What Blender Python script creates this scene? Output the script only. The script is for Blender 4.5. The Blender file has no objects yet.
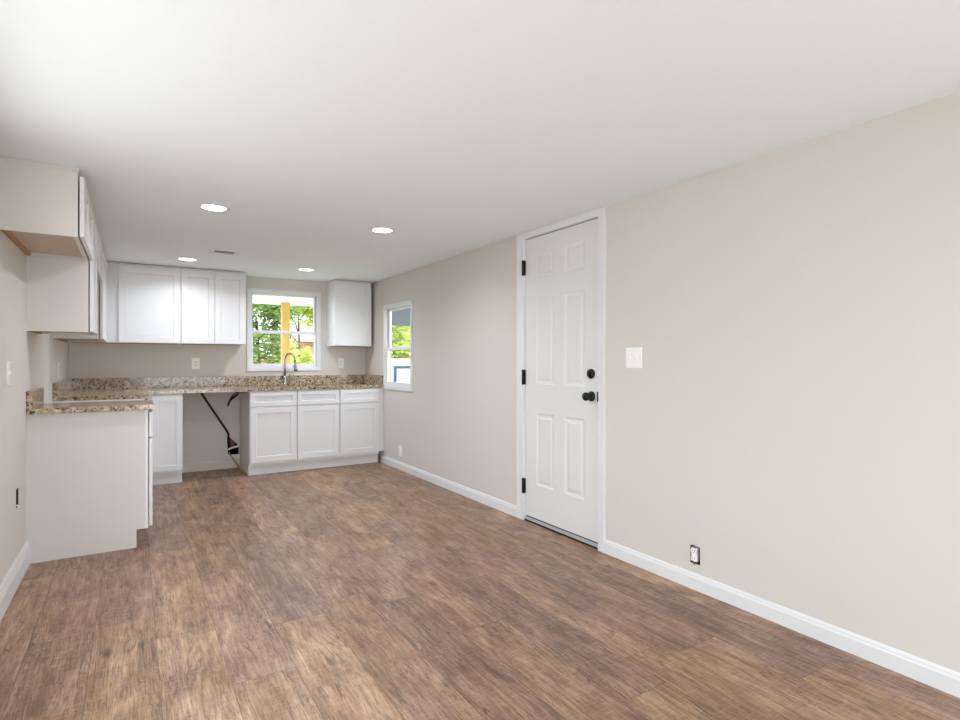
import bpy, bmesh, math, random
from mathutils import Vector, Matrix
random.seed(7)
C = bpy.context.scene.collection
sc = bpy.context.scene

# ------------------------------------------------------------------ camera
YAW = 0.5621
cam_d = bpy.data.cameras.new('camera'); cam = bpy.data.objects.new('camera', cam_d); C.objects.link(cam)
cam.location = (0, 0, 1.1938)
cam.rotation_euler = (math.pi/2, 0, -YAW)
cam_d.sensor_width = 36.0; cam_d.lens = 550.63/960*36.0
cam_d.shift_y = 1.12/960
cam_d.clip_start = 0.05
sc.camera = cam

# ------------------------------------------------------------------ world, sun, daylight, exposure
sc.view_settings.view_transform = 'Standard'
sc.view_settings.look = 'None'
sc.view_settings.exposure = 0.04
sc.view_settings.gamma = 1.0
sc.view_settings.use_curve_mapping = False
SKY = 5.3
SUN = 3.2
FILL_FRONT = (14.0, 14.0, 15.0)  # added fill, stands in for ground bounce
LAMP = (6.5, 6.9, 7.7)
FILL_REAR = (4.5, 4.7, 5.2)  # unseen ceiling lights added behind the camera
LAMP_E = 12.0
LSPREAD = 150
def pc(rgb):
    e = max(max(rgb), 1e-6); return e, tuple(v/e for v in rgb)
w = bpy.data.worlds.new('sky'); sc.world = w; w.use_nodes = True
bg = w.node_tree.nodes['Background']; bg.inputs[0].default_value = (0.86, 0.93, 1.0, 1); bg.inputs[1].default_value = SKY
sd = bpy.data.lights.new('sun', 'SUN'); sd.energy = SUN; sd.angle = 0.02; sd.color = (1, 0.96, 0.88)
so = bpy.data.objects.new('sun', sd); C.objects.link(so)
so.rotation_euler = Vector((0.13, 0.8, -1.0)).to_track_quat('-Z', 'Y').to_euler()
so.location = (-5, -10, 12)
# area light added out of view to stand in for daylight
def area(name, loc, target, sx, sy, e, spread=math.pi):
    d = bpy.data.lights.new(name, 'AREA'); d.shape = 'RECTANGLE'; d.size = sx; d.size_y = sy; d.spread = spread; d.energy, d.color = pc(e)
    o = bpy.data.objects.new(name, d); C.objects.link(o); o.location = loc
    o.rotation_euler = (Vector(target)-Vector(loc)).to_track_quat('-Z', 'Y').to_euler()
    return o
RX, LX, BY, FY, CZ = 2.492, -0.53, 6.687, -1.9, 2.156
# added fill outside the front opening, standing in for bounce off sunlit ground
area('bounce_fill_front', (1.0, FY-0.40, 0.35), (1.0, FY+2.2, CZ), 1.9, 0.7, FILL_FRONT, 2.2)

# ------------------------------------------------------------------ helpers: materials
def lin(c):
    f = lambda v: (v/255)/12.92 if v/255 <= 0.04045 else ((v/255+0.055)/1.055)**2.4
    return (f(c[0]), f(c[1]), f(c[2]), 1)
class NT:
    def __init__(s, name):
        s.m = bpy.data.materials.new(name); s.m.use_nodes = True
        s.t = s.m.node_tree; s.b = s.t.nodes['Principled BSDF']; s.out = s.t.nodes['Material Output']
    def n(s, typ, **kw):
        nd = s.t.nodes.new(typ)
        for k, v in kw.items(): setattr(nd, k, v)
        return nd
    def l(s, a, b): s.t.links.new(a, b)
    def val(s, sock, v):
        if isinstance(v, bpy.types.NodeSocket): s.l(v, sock)
        else: sock.default_value = v
    def math(s, op, a, b=0.0, c=None):
        nd = s.n('ShaderNodeMath', operation=op); s.val(nd.inputs[0], a); s.val(nd.inputs[1], b)
        if c is not None: s.val(nd.inputs[2], c)
        return nd.outputs[0]
    def mix(s, f, a, b, blend='MIX'):
        nd = s.n('ShaderNodeMix', data_type='RGBA', blend_type=blend)
        s.val(nd.inputs[0], f); s.val(nd.inputs[6], a); s.val(nd.inputs[7], b)
        return nd.outputs[2]
    def noise(s, vec, scale, detail=3, rough=0.55, dist=0.0):
        nd = s.n('ShaderNodeTexNoise'); s.val(nd.inputs['Vector'], vec); nd.inputs['Scale'].default_value = scale
        nd.inputs['Detail'].default_value = detail; nd.inputs['Roughness'].default_value = rough; nd.inputs['Distortion'].default_value = dist
        return nd.outputs[0]
    def ramp(s, f, stops, interp='LINEAR'):
        nd = s.n('ShaderNodeValToRGB'); s.val(nd.inputs[0], f); cr = nd.color_ramp; cr.interpolation = interp
        while len(cr.elements) < len(stops): cr.elements.new(0.5)
        for e, (p, c) in zip(cr.elements, stops): e.position = p; e.color = c
        return nd.outputs[0]
    def mapr(s, f, a, b, c, d):
        nd = s.n('ShaderNodeMapRange'); s.val(nd.inputs[0], f)
        for i, v in enumerate((a, b, c, d)): nd.inputs[i+1].default_value = v
        return nd.outputs[0]
    def pos(s): return s.n('ShaderNodeNewGeometry').outputs['Position']
    def comb(s, x, y, z):
        nd = s.n('ShaderNodeCombineXYZ'); s.val(nd.inputs[0], x); s.val(nd.inputs[1], y); s.val(nd.inputs[2], z); return nd.outputs[0]
    def bump(s, h, strength=0.1, dist=0.01):
        nd = s.n('ShaderNodeBump'); s.l(h, nd.inputs['Height']); nd.inputs['Strength'].default_value = strength; nd.inputs['Distance'].default_value = dist
        s.l(nd.outputs[0], s.b.inputs['Normal'])
def plain(name, rgb, rough=0.5, metal=0.0, var=0.0, vscale=4.0, bump=0.0, bscale=300, spec=0.5):
    k = NT(name); k.b.inputs['Roughness'].default_value = rough; k.b.inputs['Metallic'].default_value = metal
    k.b.inputs['Specular IOR Level'].default_value = spec
    a = lin(rgb)
    if var:
        b = tuple(v*(1-var) for v in a[:3])+(1,)
        k.l(k.mix(k.noise(k.pos(), vscale, 4), b, a), k.b.inputs['Base Color'])
    else: k.b.inputs['Base Color'].default_value = a
    if bump: k.bump(k.noise(k.pos(), bscale, 2), bump, 0.002)
    return k.m

M = {}
M['wall'] = plain('wall_paint', (219, 213, 205), 0.85, var=0.02, vscale=2, bump=0.08, bscale=220, spec=0.2)
M['ceil'] = plain('ceiling_paint', (246, 251, 254), 0.9, bump=0.05, bscale=200, spec=0.15)
M['white'] = plain('trim_white', (230, 231, 231), 0.38)
M['door'] = plain('door_white', (228, 228, 226), 0.42)
M['cab'] = plain('cabinet_white', (233, 233, 233), 0.36, var=0.01, vscale=6)
M['panel'] = plain('end_panel_white', (221, 217, 212), 0.5, var=0.02, vscale=5)
M['raw'] = plain('raw_plywood', (216, 198, 180), 0.7, var=0.2, vscale=9)
M['rawedge'] = plain('raw_edge_wood', (196, 152, 108), 0.7, var=0.3, vscale=14)
M['black'] = plain('matte_black_metal', (16, 15, 15), 0.32, metal=0.4)
M['dark'] = plain('recess_shade', (20, 19, 18), 0.9)  # near-black that paints in the shade of recesses
M['plate'] = plain('switch_plate_white', (250, 247, 244), 0.35)
M['slot'] = plain('slot_dark', (45, 42, 40), 0.6)
M['nickel'] = plain('brushed_nickel', (176, 172, 166), 0.27, metal=1.0)
M['steel'] = plain('stainless_steel', (170, 172, 174), 0.3, metal=1.0)
M['alum'] = plain('aluminium_sill', (196, 198, 198), 0.45, metal=0.2)
M['rubber'] = plain('black_rubber', (22, 20, 19), 0.6)
M['yellow'] = plain('yellow_cable', (205, 170, 70), 0.5)
M['stud'] = plain('stud_wood', (138, 92, 60), 0.8, var=0.5, vscale=30)
M['vinyl'] = plain('window_vinyl', (238, 238, 240), 0.4)
M['screen'] = plain('window_track_grey', (176, 178, 180), 0.6)
M['boxgrey'] = plain('electrical_box', (38, 36, 34), 0.7)

def emit(name, rgb, s):
    k = NT(name); k.b.inputs['Base Color'].default_value = lin(rgb)
    k.b.inputs['Emission Color'].default_value = lin(rgb); k.b.inputs['Emission Strength'].default_value = s
    return k.m
M['led'] = emit('led_diffuser', (255, 250, 240), LAMP_E)

def glass():
    k = NT('window_glass'); k.t.nodes.remove(k.b)
    tr = k.n('ShaderNodeBsdfTransparent'); tr.inputs[0].default_value = (0.97, 0.98, 0.98, 1)
    gl = k.n('ShaderNodeBsdfGlossy'); gl.inputs['Roughness'].default_value = 0.02
    ge = k.n('ShaderNodeNewGeometry'); dt = k.n('ShaderNodeVectorMath', operation='DOT_PRODUCT'); k.l(ge.outputs['Normal'], dt.inputs[0]); k.l(ge.outputs['Incoming'], dt.inputs[1])
    fac = k.math('ADD', 0.02, k.math('MULTIPLY', 0.9, k.math('POWER', k.math('SUBTRACT', 1.0, k.math('ABSOLUTE', dt.outputs['Value'])), 5.0)))
    mx = k.n('ShaderNodeMixShader'); k.l(fac, mx.inputs[0]); k.l(tr.outputs[0], mx.inputs[1]); k.l(gl.outputs[0], mx.inputs[2])
    k.l(mx.outputs[0], k.out.inputs[0]); return k.m
M['glass'] = glass()

def floor_mat():
    k = NT('vinyl_plank_floor'); p = k.pos()
    sp = k.n('ShaderNodeSeparateXYZ'); k.l(p, sp.inputs[0]); x, y = sp.outputs[0], sp.outputs[1]
    W, L, SEED = 0.2275, 1.22, 52.0
    u = k.math('DIVIDE', k.math('SUBTRACT', x, 0.083), W)
    row = k.math('FLOOR', u)
    shf = k.math('ADD', 0.754, k.math('ADD', k.math('MULTIPLY', row, 0.3225), k.math('MULTIPLY', k.math('MULTIPLY', row, row), 0.1165)))   # stagger of the end joints
    v = k.math('ADD', k.math('DIVIDE', y, L), shf)
    col = k.math('FLOOR', v)
    w2 = k.n('ShaderNodeTexWhiteNoise', noise_dimensions='2D'); k.l(k.comb(k.math('ADD', row, SEED), col, 0), w2.inputs['Vector'])
    r = w2.outputs[0]
    sc2 = k.n('ShaderNodeSeparateColor'); k.l(w2.outputs[1], sc2.inputs[0])
    off = k.math('MULTIPLY', r, 40.0)
    wx = k.math('MULTIPLY', k.math('SUBTRACT', k.noise(k.comb(k.math('MULTIPLY', x, 6.0), k.math('MULTIPLY', y, 3.0), off), 1.0, 2), 0.5), 0.022)
    xw = k.math('ADD', x, wx)
    V = lambda sx, sy, z=0.0: k.comb(k.math('ADD', k.math('MULTIPLY', xw, sx), off), k.math('ADD', k.math('MULTIPLY', y, sy), k.math('MULTIPLY', off, 0.7)), z)
    blot = k.noise(V(11, 3.4), 1.0, 6, 0.68, 0.5)               # broad mottling inside the plank
    hue = k.noise(V(7, 1.6, 7.7), 1.0, 3, 0.55, 0.3)
    streak = k.noise(V(55, 3.0, 2.1), 1.0, 5, 0.7, 0.15)       # long streaks
    fine = k.noise(V(190, 11.0, 4.2), 1.0, 4, 0.7)            # pores
    cross = k.noise(k.comb(k.math('MULTIPLY', x, 16.0), k.math('MULTIPLY', y, 110.0), off), 1.0, 3)
    f = k.math('ADD', k.math('MULTIPLY', blot, 0.58), k.math('MULTIPLY', streak, 0.42))
    tan = k.ramp(f, [(0.35, lin((114, 84, 61))), (0.46, lin((152, 117, 88))), (0.55, lin((176, 141, 109))), (0.66, lin((204, 172, 138)))])
    pink = k.ramp(f, [(0.35, lin((104, 75, 60))), (0.46, lin((142, 108, 89))), (0.55, lin((165, 131, 111))), (0.66, lin((194, 164, 143)))])
    base = k.mix(k.mapr(k.math('ADD', hue, k.math('MULTIPLY', k.math('SUBTRACT', sc2.outputs[1], 0.5), 0.35)), 0.36, 0.66, 0, 1), pink, tan)
    tone = k.mapr(r, 0, 1, 0.78, 1.16)                        # per plank tone
    base = k.mix(1.0, base, k.comb(tone, tone, tone), 'MULTIPLY')
    # cathedral grain: contour rings of a slowly varying field
    fld = k.noise(V(7.5, 0.75, 5.5), 1.0, 1.5, 0.4, 0.25)
    ring = k.math('ABSOLUTE', k.math('SINE', k.math('ADD', k.math('MULTIPLY', fld, 110.0), k.math('MULTIPLY', fine, 3.0))))
    ringa = k.mapr(k.noise(V(5.0, 1.8, 3.3), 1.0, 2), 0.46, 0.62, 0.0, 1.0)
    rd = k.math('MULTIPLY', k.math('MULTIPLY', k.mapr(ring, 0.0, 0.6, 1.0, 0.0), ringa), 0.6)
    base = k.mix(rd, base, lin((70, 52, 44)))
    base = k.mix(k.mapr(fine, 0.49, 0.62, 0.0, 0.55), base, lin((76, 57, 48)))
    base = k.mix(k.mapr(cross, 0.54, 0.70, 0.0, 0.16), base, lin((206, 188, 170)))
    base = k.mix(k.mapr(cross, 0.46, 0.32, 0.0, 0.18), base, lin((80, 62, 54)))
    crk = k.noise(V(20.0, 2.0, 9.0), 1.0, 4, 0.6, 1.2)        # dark cracks and knots
    ck = k.mapr(k.math('ABSOLUTE', k.math('SUBTRACT', crk, 0.5)), 0.0, 0.017, 1.0, 0.0)
    cm = k.mapr(k.noise(V(6.0, 2.6, 1.0), 1.0, 2), 0.47, 0.57, 0.0, 1.0)
    base = k.mix(k.math('MULTIPLY', k.math('MULTIPLY', ck, cm), 0.85), base, lin((56, 40, 33)))
    vk = k.n('ShaderNodeTexVoronoi', feature='F1'); k.l(V(5.0, 2.6, 0.3), vk.inputs['Vector']); vk.inputs['Scale'].default_value = 1.0
    kn = k.mapr(k.math('ADD', vk.outputs[0], k.math('MULTIPLY', k.math('SUBTRACT', streak, 0.5), 0.2)), 0.03, 0.14, 0.75, 0.0)
    base = k.mix(kn, base, lin((70, 48, 38)))
    # seams
    fu = k.math('ABSOLUTE', k.math('SUBTRACT', k.math('FRACT', u), 0.5)); fv = k.math('ABSOLUTE', k.math('SUBTRACT', k.math('FRACT', v), 0.5))
    su = k.math('GREATER_THAN', fu, 0.5-0.0015/W); sv = k.math('GREATER_THAN', fv, 0.5-0.0016/L)
    seam = k.math('MAXIMUM', su, sv)
    base = k.mix(k.math('MULTIPLY', seam, 0.6), base, lin((78, 60, 50)))
    k.l(base, k.b.inputs['Base Color'])
    k.l(k.mapr(f, 0.3, 0.7, 0.42, 0.33), k.b.inputs['Roughness'])
    h = k.math('SUBTRACT', k.math('ADD', k.math('MULTIPLY', streak, 0.5), k.math('MULTIPLY', fine, 0.3)), k.math('MULTIPLY', seam, 1.0))
    k.bump(h, 0.18, 0.002)
    return k.m
M['floor'] = floor_mat()

def granite():
    k = NT('speckled_granite'); p = k.pos()
    a = k.noise(p, 30, 4, 0.65)
    base = k.ramp(a, [(0.34, lin((140, 114, 90))), (0.47, lin((184, 162, 134))), (0.60, lin((206, 190, 164))), (0.72, lin((226, 216, 198)))])
    rust = k.mapr(k.noise(p, 55, 3, 0.6), 0.54, 0.62, 0, 0.8)
    base = k.mix(rust, base, lin((122, 92, 68)))
    dk = k.mapr(k.noise(p, 50, 3, 0.62, 0.8), 0.54, 0.575, 0, 0.95)
    base = k.mix(dk, base, lin((50, 38, 30)))
    wh = k.mapr(k.noise(p, 95, 2, 0.5), 0.63, 0.70, 0, 0.45)
    base = k.mix(wh, base, lin((232, 225, 212)))
    k.l(base, k.b.inputs['Base Color']); k.b.inputs['Roughness'].default_value = 0.16
    return k.m
M['granite'] = granite()

def leafmat(name, c1, c2):
    k = NT(name); p = k.pos()
    n = k.noise(p, 2.5, 4, 0.7)
    k.l(k.mix(k.mapr(n, 0.35, 0.65, 0, 1), lin(c1), lin(c2)), k.b.inputs['Base Color']); k.b.inputs['Roughness'].default_value = 0.5
    tl = k.n('ShaderNodeBsdfTranslucent'); tl.inputs[0].default_value = lin(c2)
    mx = k.n('ShaderNodeMixShader'); mx.inputs[0].default_value = 0.4
    k.l(k.b.outputs[0], mx.inputs[1]); k.l(tl.outputs[0], mx.inputs[2]); k.l(mx.outputs[0], k.out.inputs[0])
    return k.m
M['leafd'] = leafmat('leaf_deep', (78, 108, 56), (170, 194, 118))
M['leafl'] = leafmat('leaf_lime', (140, 162, 58), (214, 222, 120))
M['grass'] = plain('lawn_grass', (128, 138, 88), 0.9, var=0.4, vscale=6)
M['concrete'] = plain('bounce_concrete', (200, 198, 194), 0.9, var=0.1, vscale=2)
M['bark'] = plain('tree_bark', (74, 62, 52), 0.9, var=0.4, vscale=20)
M['post'] = plain('yellow_pine_post', (212, 168, 92), 0.7, var=0.25, vscale=12)
M['extwhite'] = plain('exterior_white_paint', (246, 246, 246), 0.6)
M['roof'] = plain('grey_shingle', (150, 150, 152), 0.9, var=0.2, vscale=10)
M['greybeam'] = plain('dark_grey_fascia', (62, 66, 73), 0.7, var=0.15, vscale=3)
M['blue'] = plain('blue_paint', (30, 80, 138), 0.5)
M['siding'] = plain('white_panel', (240, 242, 246), 0.6)
def brick():
    k = NT('orange_brick'); tc = k.n('ShaderNodeTexCoord'); mp = k.n('ShaderNodeMapping'); k.l(tc.outputs['Object'], mp.inputs[0])
    mp.inputs['Rotation'].default_value = (math.pi/2, 0, 0)
    b = k.n('ShaderNodeTexBrick'); k.l(mp.outputs[0], b.inputs['Vector']); b.inputs['Scale'].default_value = 4.5
    b.inputs['Color1'].default_value = lin((196, 128, 100)); b.inputs['Color2'].default_value = lin((176, 108, 84)); b.inputs['Mortar'].default_value = lin((206, 190, 176))
    k.l(b.outputs[0], k.b.inputs['Base Color']); k.b.inputs['Roughness'].default_value = 0.9
    return k.m
M['brick'] = brick()

# ------------------------------------------------------------------ helpers: geometry
def box(bm, x0, x1, y0, y1, z0, z1):
    vs = [bm.verts.new((x, y, z)) for z in (z0, z1) for y in (y0, y1) for x in (x0, x1)]
    for f in ((0, 2, 3, 1), (4, 5, 7, 6), (0, 1, 5, 4), (2, 6, 7, 3), (0, 4, 6, 2), (1, 3, 7, 5)):
        bm.faces.new([vs[i] for i in f])
    return vs
def B(*a):
    bm = bmesh.new()
    for q in a: box(bm, *q)
    return bm
def bev(bm, w=0.002, seg=2):
    bmesh.ops.bevel(bm, geom=bm.edges[:], offset=w, segments=seg, profile=0.5, affect='EDGES', clamp_overlap=True)
    return bm
def tube(bm, pts, rad, seg=12, cap=True):
    pts = [Vector(p) for p in pts]; n = len(pts)
    if not isinstance(rad, (list, tuple)): rad = [rad]*n
    rings = []; up = None
    for i, p in enumerate(pts):
        t = (pts[min(i+1, n-1)]-pts[max(i-1, 0)]).normalized()
        if up is None:
            up = Vector((0, 0, 1)) if abs(t.z) < 0.9 else Vector((1, 0, 0))
        a = (up - t*up.dot(t)).normalized(); up = a; b = t.cross(a)
        rings.append([bm.verts.new(p+(a*math.cos(2*math.pi*j/seg)+b*math.sin(2*math.pi*j/seg))*rad[i]) for j in range(seg)])
    for r0, r1 in zip(rings, rings[1:]):
        for j in range(seg):
            f = bm.faces.new((r0[j], r0[(j+1) % seg], r1[(j+1) % seg], r1[j])); f.smooth = True
    if cap:
        bm.faces.new(rings[0][::-1]); bm.faces.new(rings[-1])
    return bm
def lathe(bm, c, axis, prof, seg=28, smooth=True):
    """prof: list of (distance along axis, radius)"""
    c = Vector(c); t = Vector(axis).normalized(); up = Vector((0, 0, 1)) if abs(t.z) < 0.9 else Vector((1, 0, 0))
    a = (up-t*up.dot(t)).normalized(); b = t.cross(a); rings = []
    for h, r in prof:
        r = max(r, 1e-4)
        rings.append([bm.verts.new(c+t*h+(a*math.cos(2*math.pi*j/seg)+b*math.sin(2*math.pi*j/seg))*r) for j in range(seg)])
    for r0, r1 in zip(rings, rings[1:]):
        for j in range(seg):
            f = bm.faces.new((r0[j], r0[(j+1) % seg], r1[(j+1) % seg], r1[j])); f.smooth = smooth
    bm.faces.new(rings[0][::-1]); bm.faces.new(rings[-1])
    return bm
def grid(us, vs, holes, n0, n1, mp):
    """solid slab in a (u,v,n) frame with rectangular holes; mp(u,v,n) -> xyz"""
    us = sorted(set(us)); vs = sorted(set(vs)); bm = bmesh.new(); cache = {}
    def vert(i, j, k):
        if (i, j, k) not in cache: cache[i, j, k] = bm.verts.new(mp(us[i], vs[j], (n0, n1)[k]))
        return cache[i, j, k]
    def solid(i, j):
        if i < 0 or j < 0 or i >= len(us)-1 or j >= len(vs)-1: return False
        uc, vc = (us[i]+us[i+1])/2, (vs[j]+vs[j+1])/2
        return not any(h[0] < uc < h[1] and h[2] < vc < h[3] for h in holes)
    for i in range(len(us)-1):
        for j in range(len(vs)-1):
            if not solid(i, j): continue
            bm.faces.new([vert(i, j, 0), vert(i, j+1, 0), vert(i+1, j+1, 0), vert(i+1, j, 0)])
            bm.faces.new([vert(i, j, 1), vert(i+1, j, 1), vert(i+1, j+1, 1), vert(i, j+1, 1)])
            if not solid(i-1, j): bm.faces.new([vert(i, j, 0), vert(i, j, 1), vert(i, j+1, 1), vert(i, j+1, 0)])
            if not solid(i+1, j): bm.faces.new([vert(i+1, j, 0), vert(i+1, j+1, 0), vert(i+1, j+1, 1), vert(i+1, j, 1)])
            if not solid(i, j-1): bm.faces.new([vert(i, j, 0), vert(i+1, j, 0), vert(i+1, j, 1), vert(i, j, 1)])
            if not solid(i, j+1): bm.faces.new([vert(i, j+1, 0), vert(i, j+1, 1), vert(i+1, j+1, 1), vert(i+1, j+1, 0)])
    return bm
def gridh(u0, u1, v0, v1, holes, n0, n1, mp):
    us = [u0, u1]; vs = [v0, v1]
    for h in holes: us += [h[0], h[1]]; vs += [h[2], h[3]]
    us = [u for u in us if u0 <= u <= u1]; vs = [v for v in vs if v0 <= v <= v1]
    return grid(us, vs, holes, n0, n1, mp)
# frames: u along the wall, v up, n towards the room
mpR = lambda u, v, n: (RX-n, u, v)
mpB = lambda u, v, n: (u, BY-n, v)
mpL = lambda u, v, n: (LX+n, u, v)
mpF = lambda u, v, n: (u, FY+n, v)
def fbox(bm, mp, u0, u1, v0, v1, n0, n1):
    a = mp(u0, v0, n0); b = mp(u1, v1, n1)
    return box(bm, min(a[0], b[0]), max(a[0], b[0]), min(a[1], b[1]), max(a[1], b[1]), min(a[2], b[2]), max(a[2], b[2]))
def FB(mp, *a):
    bm = bmesh.new()
    for q in a: fbox(bm, mp, *q)
    return bm
def rings_mesh(bm, mp, rects):
    """nested rectangles (u0,u1,v0,v1,n): first is bottom outline, last is closed"""
    R = [[bm.verts.new(mp(*q)) for q in ((r[0], r[2], r[4]), (r[1], r[2], r[4]), (r[1], r[3], r[4]), (r[0], r[3], r[4]))] for r in rects]
    for a, b in zip(R, R[1:]):
        for i in range(4): bm.faces.new((a[i], a[(i+1) % 4], b[(i+1) % 4], b[i]))
    bm.faces.new(R[0][::-1]); bm.faces.new(R[-1])
    return bm
def shaker(mp, u0, u1, v0, v1, n0, n1, st=0.058):
    def ins(d, n): return (u0+d, u1-d, v0+d, v1-d, n)
    return rings_mesh(bmesh.new(), mp, [ins(0, n0), ins(0, n1-0.0015), ins(0.0015, n1), ins(st, n1), ins(st+0.003, n1-0.0085), ])

def finish(bm, name, mat, parent=None, origin=None):
    bmesh.ops.recalc_face_normals(bm, faces=bm.faces[:])
    me = bpy.data.meshes.new(name)
    if origin is None:
        if parent is not None: origin = parent['_org']
        else:
            xs = [v.co for v in bm.verts]
            lo = [min(c[i] for c in xs) for i in range(3)]; hi = [max(c[i] for c in xs) for i in range(3)]
            origin = ((lo[0]+hi[0])/2, (lo[1]+hi[1])/2, lo[2])
    origin = Vector(origin)
    bmesh.ops.translate(bm, verts=bm.verts[:], vec=-origin)
    bm.to_mesh(me); bm.free()
    me.materials.append(mat)
    o = bpy.data.objects.new(name, me); C.objects.link(o)
    if parent is not None: o.parent = parent
    else: o.location = origin
    o['_org'] = tuple(origin)
    return o
def part(name, bm, mat, parent, label=None):
    o = finish(bm, name, mat, parent)
    if label: o['label'] = label
    if parent['_org'] is not None: o['_org'] = parent['_org']
    return o
def tag(o, label, cat, group=None, kind=None):
    o['label'] = label; o['category'] = cat
    if group: o['group'] = group
    if kind: o['kind'] = kind
    return o
def thing(name, loc, label, cat, group=None, kind=None):
    o = bpy.data.objects.new(name, None); C.objects.link(o); o.location = loc; o.empty_display_size = 0.05
    o['_org'] = tuple(loc)
    return tag(o, label, cat, group, kind)
def struct(name, bm, mat, label, cat):
    return tag(finish(bm, name, mat), label, cat, None, 'structure')

# ------------------------------------------------------------------ room shell
T = 0.13
DU0, DU1, DZ1 = 2.535, 3.336, 2.116          # rough door opening (Y range, top)
W2 = (5.322, 6.030, 0.902, 1.810)            # right window rough opening (Y0,Y1,Z0,Z1)
W1 = (1.121, 1.895, 1.111, 1.994)            # back window rough opening (X0,X1,Z0,Z1)
OUT = (1.811, 1.871, 0.132, 0.224)           # open outlet hole in the right wall
LH = (3.815, 3.885, 0.405, 0.505)            # open outlet hole in the left wall
HOLE = (0.86, 1.014, 0.10, 0.44)             # patch of the back wall that carries the ragged hole
FW = (0.0, 2.0, 0.06, 2.06); SW = (0.75, 2.85, 0.45, 1.95)  # unseen openings added behind the camera to admit daylight

struct('floor', B((LX-T, RX+T, FY-T, BY+T, -0.08, 0.0)), M['floor'], 'brown wood-look vinyl plank floor running towards the kitchen', 'floor')
struct('ceiling', B((LX-T, RX+T, FY-T, BY+T, CZ, CZ+0.12)), M['ceil'], 'flat white painted ceiling', 'ceiling')
wr = gridh(FY-T, BY+T, 0, CZ, [(DU0, DU1, -1, DZ1), W2, OUT], -0.066, 0, mpR)
struct('wall_right', wr, M['wall'], 'long beige wall with the white door and side window', 'wall')
struct('wall_left', gridh(FY, BY, 0, CZ, [LH, SW], -T, 0, mpL), M['wall'], 'beige wall on the left behind the cabinets', 'wall')
struct('wall_front', gridh(LX-T, RX, 0, CZ, [FW], -T, 0, mpF), M['wall'], 'wall behind the camera with an added wide opening for daylight', 'wall')

# back wall, with a ragged hole broken through the drywall low in the dishwasher gap
bm = gridh(LX-T, RX, 0, CZ, [W1, HOLE], -T, 0, mpB)
rag = [(0.893, 0.402), (0.905, 0.352), (0.942, 0.312), (0.985, 0.268), (1.004, 0.232), (1.006, 0.150), (0.962, 0.147), (0.921, 0.150), (0.893, 0.158), (0.889, 0.24), (0.884, 0.33)]
cell = [(HOLE[0], HOLE[2]), (HOLE[1], HOLE[2]), (HOLE[1], HOLE[3]), (HOLE[0], HOLE[3])]
for n in (0.0,):
    va = [bm.verts.new(mpB(u, v, n)) for u, v in cell]; vb = [bm.verts.new(mpB(u, v, n)) for u, v in rag]
    es = [bm.edges.new((l[i], l[(i+1) % len(l)])) for l in (va, vb) for i in range(len(l))]
    bmesh.ops.triangle_fill(bm, use_beauty=True, use_dissolve=False, edges=es, normal=Vector((0, -1, 0)))
    vc = [bm.verts.new(mpB(u, v, -0.013)) for u, v in rag]
    for i in range(len(rag)):
        j = (i+1) % len(rag); bm.faces.new((vb[i], vb[j], vc[j], vc[i]))
bmesh.ops.remove_doubles(bm, verts=bm.verts[:], dist=1e-5)
struct('wall_back', bm, M['wall'], 'beige kitchen wall with the sink window and a broken hole low down', 'wall')
tr = thing('trim_9', (0.94, BY+0.06, 0.10), 'open stud bay seen through the broken hole in the drywall', 'wall cavity', None, 'structure')
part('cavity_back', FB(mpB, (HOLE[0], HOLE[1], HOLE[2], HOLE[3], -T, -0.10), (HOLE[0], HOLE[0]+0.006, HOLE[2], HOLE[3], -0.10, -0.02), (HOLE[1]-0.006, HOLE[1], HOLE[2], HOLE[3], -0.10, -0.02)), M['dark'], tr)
part('stud', FB(mpB, (0.925, 0.965, HOLE[2], HOLE[3], -0.095, -0.03)), M['stud'], tr)
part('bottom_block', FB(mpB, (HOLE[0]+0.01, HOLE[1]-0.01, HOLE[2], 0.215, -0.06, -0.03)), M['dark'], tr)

def baseboard(name, segs, mp, h, label, th=0.014, mat='white'):
    bm = bmesh.new()
    prof = [(0, 0), (th, 0), (th, h-0.022), (th-0.003, h-0.017), (th-0.004, h-0.008), (th-0.009, h), (0, h)]
    if h > 0.1: prof = [(0, 0), (th+0.002, 0), (th+0.002, h-0.05), (th-0.001, h-0.044), (th-0.001, h-0.03), (th-0.005, h-0.026), (th-0.005, h-0.012), (th-0.009, h), (0, h)]
    for u0, u1 in segs:
        a = [bm.verts.new(mp(u0, v, n)) for n, v in prof]; b = [bm.verts.new(mp(u1, v, n)) for n, v in prof]
        for i in range(len(prof)):
            j = (i+1) % len(prof); bm.faces.new((a[i], a[j], b[j], b[i]))
        bm.faces.new(a[::-1]); bm.faces.new(b)
    struct(name, bm, M[mat], label, 'baseboard')
baseboard('baseboard_right', [(FY, 2.483)], mpR, 0.083, 'white baseboard along the right wall in front of the door')
baseboard('baseboard_right.001', [(3.409, 6.13)], mpR, 0.083, 'white baseboard between the door and the kitchen cabinets')
baseboard('baseboard_left', [(FY, 4.156)], mpL, 0.140, 'tall white moulded baseboard on the left wall')
baseboard('baseboard_back', [(0.412, 1.012)], mpB, 0.10, 'short beige-painted baseboard inside the empty dishwasher gap', 0.014, 'wall')

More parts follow.
